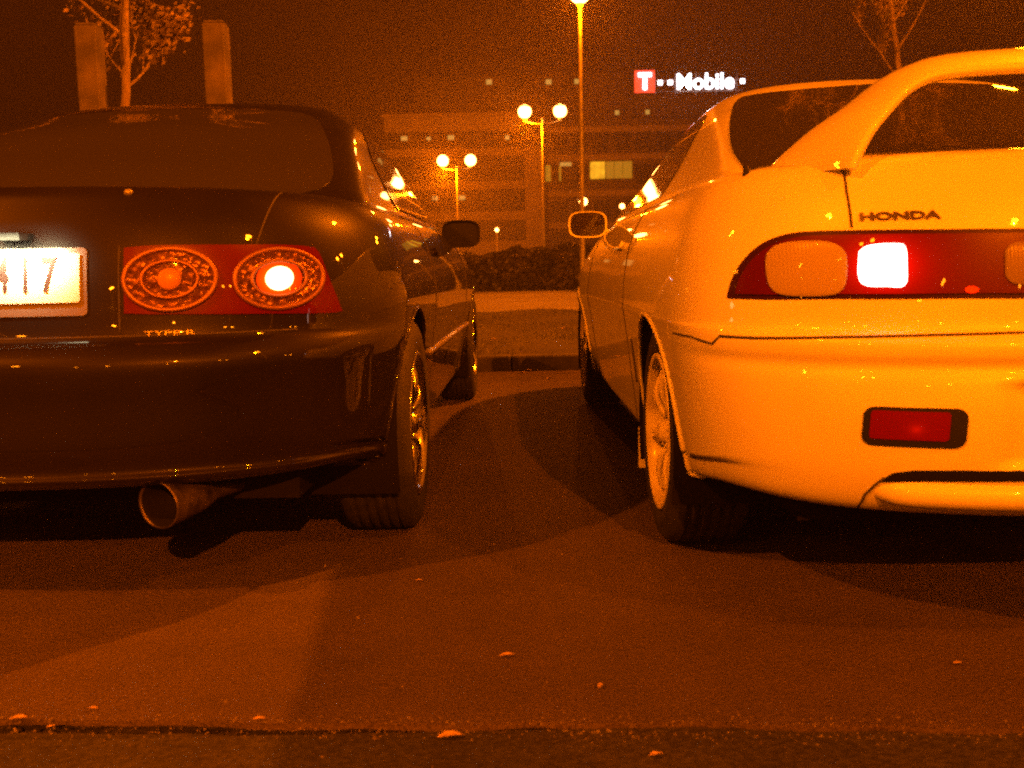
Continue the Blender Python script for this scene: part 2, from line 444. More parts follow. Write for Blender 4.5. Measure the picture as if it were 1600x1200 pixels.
# fog light in the bumper
fo = loc(W, [(1348, 667), (1512, 667)]); fz = loc(W, [(1430, 637), (1430, 698)])
x0, x1, z1, z0 = fo[0][0], fo[1][0], fz[0][1], fz[1][1]
fog_glint_lens = lens('fog_lens', (.13, .002, .001), (1, .01, 0), (x0+(x1-x0)*.50, z0+(z1-z0)*.46), (.010, .008), .55, ribs=40)  # fog light is unlit; the small red glow imitates a reflected glint
for s in (1, -1):
    f = (lambda q: q) if s == 1 else mirror
    fl = patch(W, 'fog_light', f(rrect(x0, x1, z0, z1, .017)), 'rear', .003, M['black'], nc=36, nr=10)
    w_ = x1-x0
    patch(W, 'fog_lens', f(rrect(x0+w_*.07, x1-w_*.17, z0+.013, z1-.006, .006)), 'rear', .005, fog_glint_lens, fl, nc=30, nr=8, skirt=0)
# dark patch for the shade in the lower bumper cut-out, and the painted lip
sl = loc(W, [(1380, 748), (1395, 739), (1430, 735), (1500, 735), (1598, 736)]); sb_ = loc(W, [(1372, 753), (1450, 752), (1598, 752)])
slot = sl + [(0, sl[-1][1])]
slotp = slot + mirror(slot)[::-1][1:] + mirror(sb_)[::1] + [(0, sb_[-1][1])] + sb_[::-1]
patch(W, 'bumper_slot_shade', slotp, 'rear', .0015, M['well'], nc=100, nr=6, skirt=.004)
LP = []
zt = sb_[-1][1]
for i in range(61):
    x = -.575+1.15*i/60; e = abs(x)
    p, nn = proj(W, x, .33, 'rear')
    zz = zt-.030; LP.append((x, p.y+.020+.04*(1-ss(min(i, 60-i)/5)), zz))
MB().tube(LP, [.004+.024*ss(min(i, 60-i)/4) for i in range(61)], 16).build('bumper_lip', M['white_paint'], W.root)
seam(W, loc(W, [(1340, 792), (1352, 772), (1368, 757), (1382, 746)]), 'rear', .0028)
seam(W, mirror(loc(W, [(1340, 792), (1352, 772), (1368, 757), (1382, 746)])), 'rear', .0028)
# seams
s1 = loc(W, [(1125, 525), (1180, 528), (1300, 527), (1450, 524), (1598, 520)])
s1 = s1 + [(0, s1[-1][1])]
seam(W, s1 + mirror(s1)[::-1][1:], 'rear', .0030)
jog = sight(W, [(1052, 520), (1080, 526), (1113, 537), (1124, 526)])
for ax, f in (('left', 1), ('right', -1)):
    q = [(p[1], p[2]) for p in jog]; seam(W, q, ax, .0024)
bs = loc(W, [(1316, 262), (1323, 300), (1331, 356)])
for f in (lambda q: q, mirror): seam(W, f(bs), 'rear', .0026)
for ax in ('left', 'right'):
    seam(W, [(1.46, .90), (1.44, .80), (1.42, .60), (1.44, .35), (1.50, .22)], ax, .0022)      # door rear edge
    seam(W, [(2.78, .88), (2.80, .6), (2.76, .22)], ax, .0022)
    seam(W, [(1.5, .225), (2.76, .225)], ax, .0022)
    seam(W, [(1.30, .5), (1.30, .37)], ax, .006, 'side_vent', M['seam'])
text_on(W, 'HONDA', *(lambda a, b: ((a[0]+b[0])/2, (a[2]+b[2])/2))(*sight(W, [(1349, 338), (1462, 338)])), .0185, M['badge'], 'maker_badge', wide=1.75, thick=.0025, bold=.0007)
# washer nozzle / aerial nub under the rear glass
p, nn = proj(W, -.63, .925, 'rear')
MB().lathe([(0, .016), (.005, .015), (.007, .004), (.008, -.006)], Matrix.Translation(sight(W, [(1166, 272)])[0]), 12).build('washer_nozzle', M['black'], W.root)
# spoiler
TL = [(-.572,.165,.880, -.668,.47,.880), (-.562,.165,.905, -.652,.43,.908), (-.540,.168,.945, -.598,.38,.962), (-.512,.17,.980, -.535,.35,1.006), (-.482,.17,1.012, -.483,.335,1.046),
      (-.445,.17,1.033, -.425,.33,1.075), (-.395,.17,1.042, -.35,.325,1.095), (-.27,.17,1.048, -.20,.32,1.104), (0,.17,1.052, 0,.32,1.108)]
rails = catmull(TL, 7); rails = rails + [(-a, b, c, -d, e, f) for a, b, c, d, e, f in reversed(rails[:-1])]
rows = []
for i, q in enumerate(rails):
    T, Ld = Vector(q[:3]), Vector(q[3:]); q0, q1 = rails[max(i-1, 0)], rails[min(i+1, len(rails)-1)]
    d = ((Vector(q1[:3])+Vector(q1[3:]))-(Vector(q0[:3])+Vector(q0[3:]))).normalized(); ch = Ld-T; b = d.cross(ch).normalized()
    row = []
    for k in range(32):
        t = 2*PI*k/32; ct, st = math.cos(t), math.sin(t); u = .5+.5*math.copysign(abs(ct)**.9, ct)
        row.append(tuple(T+ch*u + b*(.0135+.006*math.sin(PI*u))*math.copysign(abs(st)**.6, st)))
    rows.append(row)
mb = MB(); mb.grid(rows, wrap=True); mb.add(rows[0], [tuple(range(32))]); mb.add(rows[-1], [tuple(range(31, -1, -1))])
mb.build('spoiler', M['white_paint'], W.root)
# mirrors
def side_mirror(c, x, y, z, sg, body_m, glass_m, w=.17, hgt=.115):
    rows = []
    for i in range(13):
        t = i/12; yy = -.028+.085*t; k = (1-t**2.4)**.5 if t < 1 else 0.001
        rows.append([(sg*w*.5*k*math.copysign(abs(math.cos(a))**.6, math.cos(a)), yy, hgt*.5*k*math.copysign(abs(math.sin(a))**.6, math.sin(a))) for a in [2*PI*j/28 for j in range(28)]])
    O = Vector((x, y, z)); rows = [[tuple(Vector(p)+O) for p in r] for r in rows]
    mb = MB(); mb.grid(rows, wrap=True); 
    inn = [tuple(O+(Vector(p)-O)*.9) for p in rows[0]]; mb.grid([rows[0], inn], wrap=True)
    inn2 = [(p[0], p[1]+.012, p[2]) for p in inn]; mb.grid([inn, inn2], wrap=True)
    mb.tube([(x-sg*w*.42, y+.02, z-hgt*.25), (x-sg*(w*.5+.03), y+.03, z-hgt*.42), (x-sg*(w*.5+.09), y+.04, z-hgt*.6)], [.018, .016, .02], 10)
    o = mb.build('side_mirror', body_m, c.root)
    g = MB(); g.add([(p[0], p[1]-.002, p[2]) for p in inn2], [tuple(range(28))]); g.build('mirror_glass', glass_m, o)
    return o
side_mirror(W, -.845, 2.79, .893, -1, M['white_paint'], M['mirror_glass'])
side_mirror(W, .845, 2.79, .893, 1, M['white_paint'], M['mirror_glass'])
for y in (.92, 3.50):
    for s in (-1, 1): wheel(W, s*.812, y, .285, .285, .2, s, 7, M['white_rim'], True)
patch(W, 'number_plate', rrect(-.26, .26, .385, .485, .008), 'rear', .006, M['plate'], nc=30, nr=8)
for s in (-1, 1):   # mud flap ahead of the rear wheel and door handle
    MB().box(s*.80-.02, s*.80+.02, 1.25, 1.262, .12, .24).build('mud_flap', M['white_paint'], W.root)
    ax = 'left' if s < 0 else 'right'
    patch(W, 'door_handle', rrect(1.62, 1.78, .765, .79, .01), ax, .012, M['white_paint'], nc=12, nr=4)

# ================================================================== DARK CAR
dp = dict(ref=.895, half=.852, rows=[
 (.262, .24, .71, .205, .16), (.268, .14, .755, .208, .10), (.280, .075, .785, .218, .05), (.300, .045, .800, .235, .03), (.318, .052, .802, .26, .02), (.37, .035, .812, .33, .0),
 (.45, .02, .824, .43, .0), (.50, .006, .832, .50, .0), (.532, .0, .838, .532, .0), (.552, .005, .841, .552, .0), (.572, .020, .843, .572, .02), (.594, .040, .844, .594, .03),
 (.65, .048, .846, .65, .05), (.71, .054, .838, .71, .08), (.77, .064, .824, .77, .12), (.82, .078, .806, .82, .17), (.858, .094, .782, .858, .22), (.882, .106, .757, .882, .28),
 (.896, .122, .732, .893, .35), (.902, .15, .70, .902, .45), (.902, .24, .63, .910, .7), (.905, .42, .50, .917, 1.05), (.912, .9, .30, .925, 1.5)])
belt_d = [(0, .895), (.5, .888), (1.2, .885), (2.2, .885), (2.95, .862), (3.4, .815), (3.9, .73), (4.3, .65), (4.5, .58)]
gd = [(.85, .742, .56, 3.14), (.89, .727, .62, 3.08), (.93, .705, .70, 2.98), (1.0, .672, .83, 2.82), (1.08, .630, 1.0, 2.66), (1.16, .598, 1.17, 2.50), (1.22, .565, 1.33, 2.38),
      (1.265, .505, 1.45, 2.29), (1.295, .455, 1.58, 2.22), (1.312, .32, 1.76, 2.28)]
arD = [(.83, .29, .32), (3.50, .29, .32)]
Dk = make_car(-1.12, 1.93, dp, belt_d, 4.5, .62, 2.6, gd, arD, M['dark_paint'], 'parked_car', gn=4.6, yaw=-.023)
tag(Dk.root, 'dark coupe on the left with round ringed tail lights and a lit number plate', 'car')
rg = sm([(-.60, .925), (-.625, .96), (-.60, 1.03), (-.54, 1.13), (-.47, 1.20), (-.36, 1.232), (0, 1.245)], 5)
rg = rg[:-1] + mirror(rg)[::-1]
rg = rg + sm([(.55, .908), (.3, .912), (0, .915), (-.3, .912), (-.55, .908)], 4)
patch(Dk, 'rear_window', rg, 'rear', .003, M['dark_glass'], nc=90, nr=30, skirt=.006)
dw = sm([(1.45, .915), (1.75, .915), (2.4, .91), (2.90, .905), (2.93, .925), (2.70, 1.06), (2.50, 1.155), (2.32, 1.20), (1.9, 1.212), (1.66, 1.19), (1.52, 1.12), (1.42, 1.0)], 3, True)
for ax in ('left', 'right'):
    patch(Dk, 'side_window', dw, ax, .003, M['dark_glass'], nc=50, nr=16, skirt=.006)
    seam(Dk, [(1.40, .89), (1.38, .80), (1.36, .60), (1.38, .35), (1.44, .22)], ax, .0022)
    seam(Dk, [(2.85, .87), (2.87, .6), (2.83, .22)], ax, .0022)
    seam(Dk, [(1.25, .45), (3.15, .432)], ax, .011, 'side_moulding', M['trim'], .002)
    patch(Dk, 'door_handle', rrect(1.56, 1.72, .76, .785, .01), ax, .012, M['dark_paint'], nc=12, nr=4)
# tail lights
tlp = sight(Dk, [(194, 388), (240, 384), (340, 383), (430, 383), (480, 386), (497, 395), (515, 440), (530, 478), (524, 488), (430, 490), (300, 491), (205, 490), (195, 480)])
tlx = sm([(p[0], p[2]) for p in tlp], 4, True)
r1 = sight(Dk, [(265, 437)])[0]; r2 = sight(Dk, [(434, 436)])[0]
redD = lens('red_housing_lens', (.08, .001, .0005), (1, .002, 0), (r2[0], r2[2]), (.055, .05), .2)
facet = mat('faceted_reflector', (.24, .11, .06), .4, metal=.7, coat=.3)
b = facet.node_tree.nodes['Principled BSDF']; tc = nd(facet, 'ShaderNodeTexCoord'); vo = nd(facet, 'ShaderNodeTexVoronoi', Scale=70); lk(facet, tc.outputs['Object'], vo.inputs['Vector'])
bp = nd(facet, 'ShaderNodeBump', Strength=1, Distance=.012); lk(facet, vo.outputs['Distance'], bp.inputs['Height']); lk(facet, bp.outputs[0], b.inputs['Normal'])
ringm = mat('ring_bezel', (.26, .12, .06), .5, metal=.6)
bulb = mat('lit_bulb', (.9, .7, .4), .3, emis=(1, .62, .22), es=7)
bulbring = lens('bulb_surround', (.5, .05, .01), (1, .06, .0), (r2[0], r2[2]), (.022, .022), 2.6)
for f, sg in ((lambda q: q, 1), (mirror, -1)):
    t = patch(Dk, 'tail_light', f(tlx), 'rear', .004, redD, nc=60, nr=14)
    for (cx_, cz_), R0, litup in (((r1[0], r1[2]), .086, False), ((r2[0], r2[2]), .080, True)):
        Rz = .061
        ring = [proj(Dk, sg*a, b_, 'rear') for a, b_ in circ(cx_, cz_, R0*.98, Rz, 48)]
        ring = [p+n_*.006 for p, n_ in ring if p is not None]; ring.append(ring[0])
        rr = MB().tube(ring, .0055, 8, cap=False).build('lamp_ring', ringm, t)
        patch(Dk, 'reflector_bowl', f(circ(cx_, cz_, R0*.93, Rz*.92)), 'rear', .0065, facet, t, nc=30, nr=20, skirt=0)
        ring = [proj(Dk, sg*a, b_, 'rear') for a, b_ in circ(cx_, cz_, R0*.60, Rz*.60, 48)]
        ring = [p+n_*.008 for p, n_ in ring if p is not None]; ring.append(ring[0])
        MB().tube(ring, .004, 8, cap=False).build('inner_ring', ringm, t)
        if litup:
            patch(Dk, 'bulb_surround', f(circ(cx_, cz_, .040, .037)), 'rear', .0085, bulbring, t, nc=24, nr=16, skirt=0)
            patch(Dk, 'lit_bulb', f(circ(cx_, cz_, .0245)), 'rear', .011, bulb, t, nc=20, nr=14, skirt=0, dome=.006)
        else:
            patch(Dk, 'bulb', f(circ(cx_, cz_, .022)), 'rear', .010, lens('amber_bulb', (.4, .18, .08)), t, nc=16, nr=10, skirt=0, dome=.005)
# number plate
pp = sight(Dk, [(127, 397), (127, 473)]); px1, pz1, pz0 = pp[0][0], pp[0][2], pp[1][2]
platem = mat('plate_white_lit', (.86, .86, .82), .5)
panel = patch(Dk, 'plate_surround', rrect(-px1-.02, px1+.012, pz0-.026, pz1+.012, .01), 'rear', .004, M['trim'], nc=40, nr=10)
pl = patch(Dk, 'number_plate', rrect(-px1, px1, pz0, pz1, .007), 'rear', .010, platem, nc=40, nr=10, skirt=.0)
for ch, uu in (('4', -2), ('1', 43), ('7', 79)):
    q = sight(Dk, [(uu if uu > 2 else 2, 433)])[0]
    text_on(Dk, ch, q[0]-(-.006 if uu < 2 else 0), q[2]-.001, .096, M['plate_ink'], 'plate_character', pl, wide=.62, bold=.0012, off=.0115, thick=.001)
# plate lamps shining down on the plate (the lit lamp the photograph shows)
for sx in (-.14, .14):
    p, nn = proj(Dk, sx, pz1+.035, 'rear')
    MB().box(sx-.03, sx+.03, p.y-.055, p.y+.01, pz1+.028, pz1+.042).build('plate_lamp', M['black'], Dk.root)
    ld = bpy.data.lights.new('plate_lamp_glow', 'AREA'); ld.shape = 'RECTANGLE'; ld.size = .16; ld.size_y = .02; ld.energy = .95; ld.color = (1, .90, .50)
    lo = bpy.data.objects.new('plate_lamp_glow', ld); COL.objects.link(lo); lo.parent = Dk.root
    lo.location = (sx, p.y-.085, pz1+.034); lo.rotation_euler = (R_(61), 0, 0); ld.spread = R_(98)
q = sight(Dk, [(265, 521)])[0]
text_on(Dk, 'TYPE R', q[0], q[2], .0145, M['badge_chrome'], 'model_badge', wide=2.1, thick=.002)
# boot lid gap, bumper gap
seam(Dk, [(-.66, .594), (0, .594), (.66, .594)], 'rear', .0024)
for f in (lambda q: q, mirror): seam(Dk, f([(.61, .89), (.60, .84), (.585, .77)]), 'rear', .0022)
for f in (lambda q: q, mirror):
    seam(Dk, f([(.335, .60), (.335, .775)]), 'rear', .0022)
p, nn = proj(Dk, .20, .87, 'rear')
q = sight(Dk, [(200, 301)])[0]
MB().lathe([(0, .007), (.006, .006), (.008, .002), (.009, -.004)], Matrix.Translation(q) @ Matrix.Rotation(R_(80), 4, 'X'), 20).build('boot_lock', M['badge_chrome'], Dk.root)
# exhaust
ex = Matrix.Translation((.40, .15, .238)) @ Matrix.Rotation(R_(-30), 4, 'Z') @ Matrix.Rotation(R_(90), 4, 'X') @ Matrix.Scale(.88, 4) @ Matrix.Scale(1.2, 4, (1, 0, 0))
e = MB(); e.lathe([(.016, -.20), (.022, -.11), (.040, -.06), (.049, 0), (.056, .05), (.058, .056), (.0565, .06), (.053, .056), (.050, .04), (.041, -.045), (.02, -.05), (0, -.05)], ex, 48)
eo = e.build('exhaust_tip', M['steel'], Dk.root)
e = MB(); e.lathe([(.0525, .0545), (.046, .02), (.04, -.03), (0, -.04)], ex, 32); e.build('pipe_bore', M['well'], eo)
side_mirror(Dk, .84, 2.68, .868, 1, M['black'], M['black'], .175, .125)
side_mirror(Dk, -.905, 2.68, .868, -1, M['black'], M['black'], .175, .125)
for y in (.83, 3.50):
    for s in (-1, 1): wheel(Dk, s*.838, y, .29, .29, .195, s, 9, M['chrome'], True)
for f in (1, -1):
    MB().box(f*.79-.03, f*.79+.03, 1.19, 1.2, .10, .24).build('mud_flap', M['rubber'], Dk.root)

# ================================================================== GROUND
def sheet(name, x0, x1, y0, y1, z, m, nx=2, ny=2, th=None):
    mb = MB(); rows = [[(x0+(x1-x0)*i/nx, y0+(y1-y0)*j/ny, z) for i in range(nx+1)] for j in range(ny+1)]
    mb.grid(rows); o = mb.build(name, m); o['kind'] = 'structure'; return o
m = M['asphalt']
b = m.node_tree.nodes['Principled BSDF']
tc = nd(m, 'ShaderNodeTexCoord')
def noise(m, sc_, det=5, src=None, rough=.6): n = nd(m, 'ShaderNodeTexNoise', Scale=sc_, Detail=det, Roughness=rough); lk(m, (src or tc.outputs['Object']), n.inputs['Vector']); return n
def ground_mat(name, lo, hi, fine=160, patchs=1.3, lo2=.75):
    m = mat(name, hi, .85, spec=.35); b = m.node_tree.nodes['Principled BSDF']; tc = nd(m, 'ShaderNodeTexCoord')
    n1 = noise(m, patchs, 6, tc.outputs['Object']); n2 = noise(m, fine, 3, tc.outputs['Object']); n3 = noise(m, 9, 8, tc.outputs['Object'], .75)
    r1 = nd(m, 'ShaderNodeMapRange'); r1.inputs[1].default_value = .32; r1.inputs[2].default_value = .68; r1.inputs[3].default_value = lo2; r1.inputs[4].default_value = 1.1; lk(m, n1.outputs[0], r1.inputs[0])
    r3 = nd(m, 'ShaderNodeMapRange'); r3.inputs[1].default_value = .3; r3.inputs[2].default_value = .7; r3.inputs[3].default_value = .82; r3.inputs[4].default_value = 1.12; lk(m, n3.outputs[0], r3.inputs[0])
    mx = nd(m, 'ShaderNodeMix'); mx.data_type = 'RGBA'; mx.inputs[6].default_value = (*lo, 1); mx.inputs[7].default_value = (*hi, 1)
    r2 = nd(m, 'ShaderNodeMapRange'); r2.inputs[1].default_value = .35; r2.inputs[2].default_value = .62; lk(m, n2.outputs[0], r2.inputs[0]); lk(m, r2.outputs[0], mx.inputs[0])
    mu = nd(m, 'ShaderNodeMath', operation='MULTIPLY'); lk(m, r1.outputs[0], mu.inputs[0]); lk(m, r3.outputs[0], mu.inputs[1])
    vm = nd(m, 'ShaderNodeVectorMath', operation='SCALE'); lk(m, mx.outputs[2], vm.inputs[0]); lk(m, mu.outputs[0], vm.inputs[3]); lk(m, vm.outputs[0], b.inputs['Base Color'])
    n4 = noise(m, fine*.28, 4, tc.outputs['Object'], .8); ad = nd(m, 'ShaderNodeMath', operation='ADD'); lk(m, n2.outputs[0], ad.inputs[0]); lk(m, n4.outputs[0], ad.inputs[1])
    bp = nd(m, 'ShaderNodeBump', Strength=.8, Distance=.012); lk(m, ad.outputs[0], bp.inputs['Height']); lk(m, bp.outputs[0], b.inputs['Normal'])
    return m
A_bay = ground_mat('bay_asphalt', (.047, .034, .028), (.086, .064, .053))
A_lane = ground_mat('lane_asphalt', (.018, .017, .017), (.042, .04, .039), 90, 2.0, .6)
A_road = ground_mat('pale_road', (.3, .28, .25), (.4, .37, .33), 60, .5)
A_soil = ground_mat('verge_soil', (.02, .02, .01), (.05, .045, .028), 40, .8)
G0 = ground_mat('far_ground', (.04, .04, .035), (.07, .065, .06), 20, .1)
sheet('ground', -400, 400, -200, 600, -.03, G0)
sheet('driving_lane', -30, 30, -40, 1.49, -.008, A_lane)
# parking bays: its near edge is broken and slightly skewed
mb = MB(); random.seed(3)
e0, e1 = [], []
for i in range(801):
    x = -8+16*i/800; j = .006*math.sin(x*7)+.004*math.sin(x*23+1)+random.uniform(-.003, .003)
    e0.append((x, 1.495-.055*x+j, -.010)); e1.append((x, 1.497-.055*x+j, 0))
mb.grid([e0, e1], smooth=False)
mb.grid([e1, [(p[0], 6.78, 0) for p in e1]], smooth=False)
o = mb.build('parking_bay', A_bay); o['kind'] = 'structure'
# kerb and verge
K = mat('kerb_stone', (.04, .035, .03), .85); vary(K, (.018, .016, .013), (.05, .045, .04), 6, bump=.4)
mb = MB()
for i in range(16):
    x = -8+i; mb.box(x+.004, x+.996, 6.78, 6.92, -.03, .105)
o = bevel(mb.build('kerb', K), .012); o['kind'] = 'structure'
def verge_z(x, y): return .088+.018*math.sin(x*1.7+y)+.014*math.sin(x*4.1-y*2.3)
mb = MB(); mb.grid([[(-14+28*i/140, 6.92+7.1*j/40, verge_z(-14+28*i/140, 6.92+7.1*j/40)-(.0 if 0 < j < 40 else .01)) for i in range(141)] for j in range(41)])
o = mb.build('verge', A_soil); o['kind'] = 'structure'
sheet('road', -60, 60, 14.02, 28.2, -.004, A_road)
grass = mat('grass_blades', (.06, .065, .02), .7); vary(grass, (.035, .04, .012), (.10, .095, .03), 3)
mb = MB(); random.seed(11)
for i in range(26000):
    y = 6.98+6.95*random.random()**1.3; x = random.uniform(-1, 1)*(1.2+y*.33)
    if math.sin(x*3.1+y*1.3)+math.sin(x*1.3-y*2.9) < random.uniform(-1.6, .6): continue
    z = verge_z(x, y)-.005; a = random.uniform(0, PI); h = random.uniform(.012, .04); w = .0025+y*.0003
    dx, dy = math.cos(a)*w, math.sin(a)*w; lx, ly = random.uniform(-.02, .02), random.uniform(-.02, .02)
    mb.add([(x-dx, y-dy, z), (x+dx, y+dy, z), (x+lx, y+ly, z+h)], [(0, 1, 2)], False)
tag(mb.build('grass', grass), 'short dark grass growing on the verge behind the kerb', 'grass', kind='stuff')

# ------------------------------------------------------------------ fallen leaves
leafm = mat('dry_leaf', (.42, .3, .14), .6); vary(leafm, (.26, .17, .08), (.5, .38, .2), 40)
def leaf_mesh(L, Wd, curl, seed):
    random.seed(seed); rows = []
    for i in range(9):
        t = i/8; w = Wd*math.sin(PI*t**.8)**.8*(1+.15*math.sin(i*2.5)) if 0 < t < 1 else .0008
        rows.append([(L*(t-.5), s*w, .003+curl*abs(s)**1.5*math.sin(PI*t)+curl*.6*(t-.4)**2+random.uniform(0, .0015)) for s in (-1, -.5, 0, .5, 1)])
    return rows
leaves = [((703, 1155), .040, 10, 'curled pale leaf lying on the driving lane at the bottom middle, biggest of the leaves'),
 ((792, 1028), .030, 12, 'thin pale leaf lying on open asphalt in front of the gap between the cars'),
 ((938, 1076), .020, 70, 'small upright crumpled leaf on the asphalt just above the bay edge'),
 ((30, 1127), .030, 3, 'pale leaf on the bay edge at the far left of the photo'),
 ((145, 1111), .017, 0, 'tiny leaf scrap near the bay edge under the number plate'),
 ((80, 1140), .014, 30, 'tiny leaf scrap on the driving lane at the bottom left'),
 ((405, 1128), .022, 5, 'flat leaf on the bay edge below the bright asphalt patch'),
 ((880, 708), .018, 20, 'small pale leaf in the gap beside the white car'),
 ((655, 910), .016, 5, 'faint leaf on the asphalt behind the dark car rear wheel'),
 ((1497, 1040), .018, 5, 'faint leaf on the asphalt below the red fog light'),
 ((1025, 1184), .022, 15, 'faint flat leaf on the driving lane at the bottom edge of the photo'),
 ((815, 583), .045, 160, 'leaf lying against the kerb, left one of three in a small heap'),
 ((826, 580), .050, 20, 'leaf lying against the kerb, middle one of three in a small heap'),
 ((838, 577), .045, 45, 'leaf lying against the kerb, right one of three in a small heap'),
 ((858, 592), .035, 30, 'pale leaf on the asphalt just before the kerb, right of the leaf heap'),
 ((772, 532), .07, 5, 'pale leaf on the dark grass verge, nearer to the dark car'),
 ((882, 514), .07, 15, 'pale leaf on the dark grass verge, nearer to the white car')]
for i, ((u, v), L, rz, lab) in enumerate(leaves):
    d = survey(u, v); zz = 0 if v > 560 else .11
    if v > 1131: zz = -.007
    k = (zz-CH)/d.z; mb = MB(); mb.grid(leaf_mesh(L, L*.22, L*.12, i))
    o = mb.build('fallen_leaf', leafm); o.location = (d.x*k, d.y*k, zz+.0015); o.rotation_euler.z = R_(rz)
    tag(o, lab, 'leaf', 'fallen leaves on the ground')

mb = MB(); random.seed(9)
for i in range(2600):
    if i < 1100: x = random.uniform(-1.1, 1.1); y = 1.49-.055*x+random.gauss(0, .02)
    else: x = random.uniform(-1.6, 1.6); y = random.uniform(1.35, 6.7)
    z = -.008 if y < 1.49-.055*x else 0
    q = random.uniform(.0008, .0026)*(1 if random.random() < .97 else 2); a = random.uniform(0, 6.3); c_, s_ = math.cos(a)*q, math.sin(a)*q
    mb.add([(x+c_, y+s_, z), (x-s_, y+c_, z), (x-c_, y-s_, z), (x+s_, y-c_, z), (x+random.gauss(0, q*.3), y, z+q*random.uniform(.6, 1.1))], [(0,1,4),(1,2,4),(2,3,4),(3,0,4)], False)
grit = mat('grit', (.2, .17, .13), .9); vary(grit, (.04, .03, .025), (.17, .14, .1), 90)
tag(mb.build('grit', grit), 'fine grit and crumbs of dry leaf scattered over the asphalt', 'grit', kind='stuff')

# ------------------------------------------------------------------ street lamps
steelp = mat('lamp_post_steel', (.38, .35, .31), .5, metal=.4); vary(steelp, (.28, .26, .23), (.42, .4, .36), 8)
globe_far = mat('lamp_globe_glow', (.9, .8, .6), .4, emis=(1, .34, .06), es=26)
globe_b = mat('lamp_globe_glow_rear', (.9, .8, .6), .4, emis=(1, .21, .004), es=230)
LIGHTS = []
def street_lamp(x, y, h, span_, label, group, gm, power=0, heads=2, r=.24, soft=.12, ang=0, down=False):
    root = empty('street_lamp', (x, y, 0), R_(ang))
    p = MB(); p.lathe([(.11, 0), (.11, .35), (.085, .45), (.075, .5), (.052, h*.6), (.042, h)], None, 16); p.build('post', steelp, root)
    hs = [(-span_/2), (span_/2)] if heads == 2 else [0]
    if heads == 2: MB().tube([(-span_/2, 0, h-.12), (-span_/4, 0, h-.2), (0, 0, h-.22), (span_/4, 0, h-.2), (span_/2, 0, h-.12)], .028, 8).build('arm', steelp, root)
    for k, dx in enumerate(hs):
        hd = MB(); hd.lathe([(.06, -.16), (.09, -.1), (.1, -.05), (.02, -.04)], Matrix.Translation((dx, 0, h+.06)), 16)
        hd.lathe([(.0, .22), (.06, .21), (.16, .17), (.2, .13), (.19, .12)], Matrix.Translation((dx, 0, h+.06+r)), 16)
        ho = hd.build('lamp_head', steelp, root)
        g = MB(); pr = [(max(.001, r*math.sin(PI*i/12)), -r*math.cos(PI*i/12)) for i in range(13)]
        g.lathe(pr, Matrix.Translation((dx, 0, h+.06+r*.8)), 20); g.build('lamp_globe', gm, ho)
        if power and (k == 0 or heads == 1):
            ld = bpy.data.lights.new('sodium_lamp', 'POINT'); ld.energy = power; ld.color = SOD; ld.shadow_soft_size = soft
            lo = bpy.data.objects.new('sodium_lamp', ld); COL.objects.link(lo); lo.parent = root; lo.location = (dx if heads == 1 else 0, 0, h-.35 if heads == 2 else h-.3)
            lo.location.y = .0; 
            if heads == 2: lo.location = (dx, 0, h-.45)
            else: lo.location = (0, -.35, h)
    tag(root, label, 'street lamp', group); return root
GRP = 'sodium street lamps of the car park'
street_lamp(1.9, 26, 7.25, 0, 'tallest street lamp with its head cut by the top edge of the photo', GRP, globe_far, 1800, heads=1, r=.27)
street_lamp(1.47, 42, 6.75, 1.46, 'two headed street lamp in the middle, between the two door mirrors', GRP, globe_far, 4200, r=.27)
street_lamp(-3.13, 62, 6.85, 1.70, 'two headed street lamp standing lower and further left, above the dark car mirror', GRP, globe_far, 12000, r=.34)
street_lamp(5.5, 74, 5.0, 0, 'small distant street lamp just above the white car mirror', GRP, globe_far, 0, heads=1, r=.3)
street_lamp(-.9, 74, 3.2, 0, 'tiny distant lamp between the two door mirrors', GRP, globe_far, 0, heads=1, r=.13)
street_lamp(7.0, 62, 4.05, 0, 'small distant street lamp beside the white car windscreen pillar', GRP, globe_far, 0, heads=1, r=.15)
KP = 13000
street_lamp(6.3, -3.6, 8.0, 0, 'street lamp standing close behind the camera on the right', GRP, globe_b, KP*.2, heads=1, soft=.10)
street_lamp(3.6, -15, 8.0, 0, 'street lamp straight behind the camera', GRP, globe_b, KP*3.1, heads=1, soft=.10)
street_lamp(-7.2, -3.4, 8.0, 0, 'street lamp standing close behind the camera on the left', GRP, globe_b, KP*.55, heads=1, soft=.10)
street_lamp(6.9, 7.9, 8.0, 0, 'street lamp on the right beyond the white car, out of the frame', GRP, globe_b, KP*.85, heads=1, soft=.10)
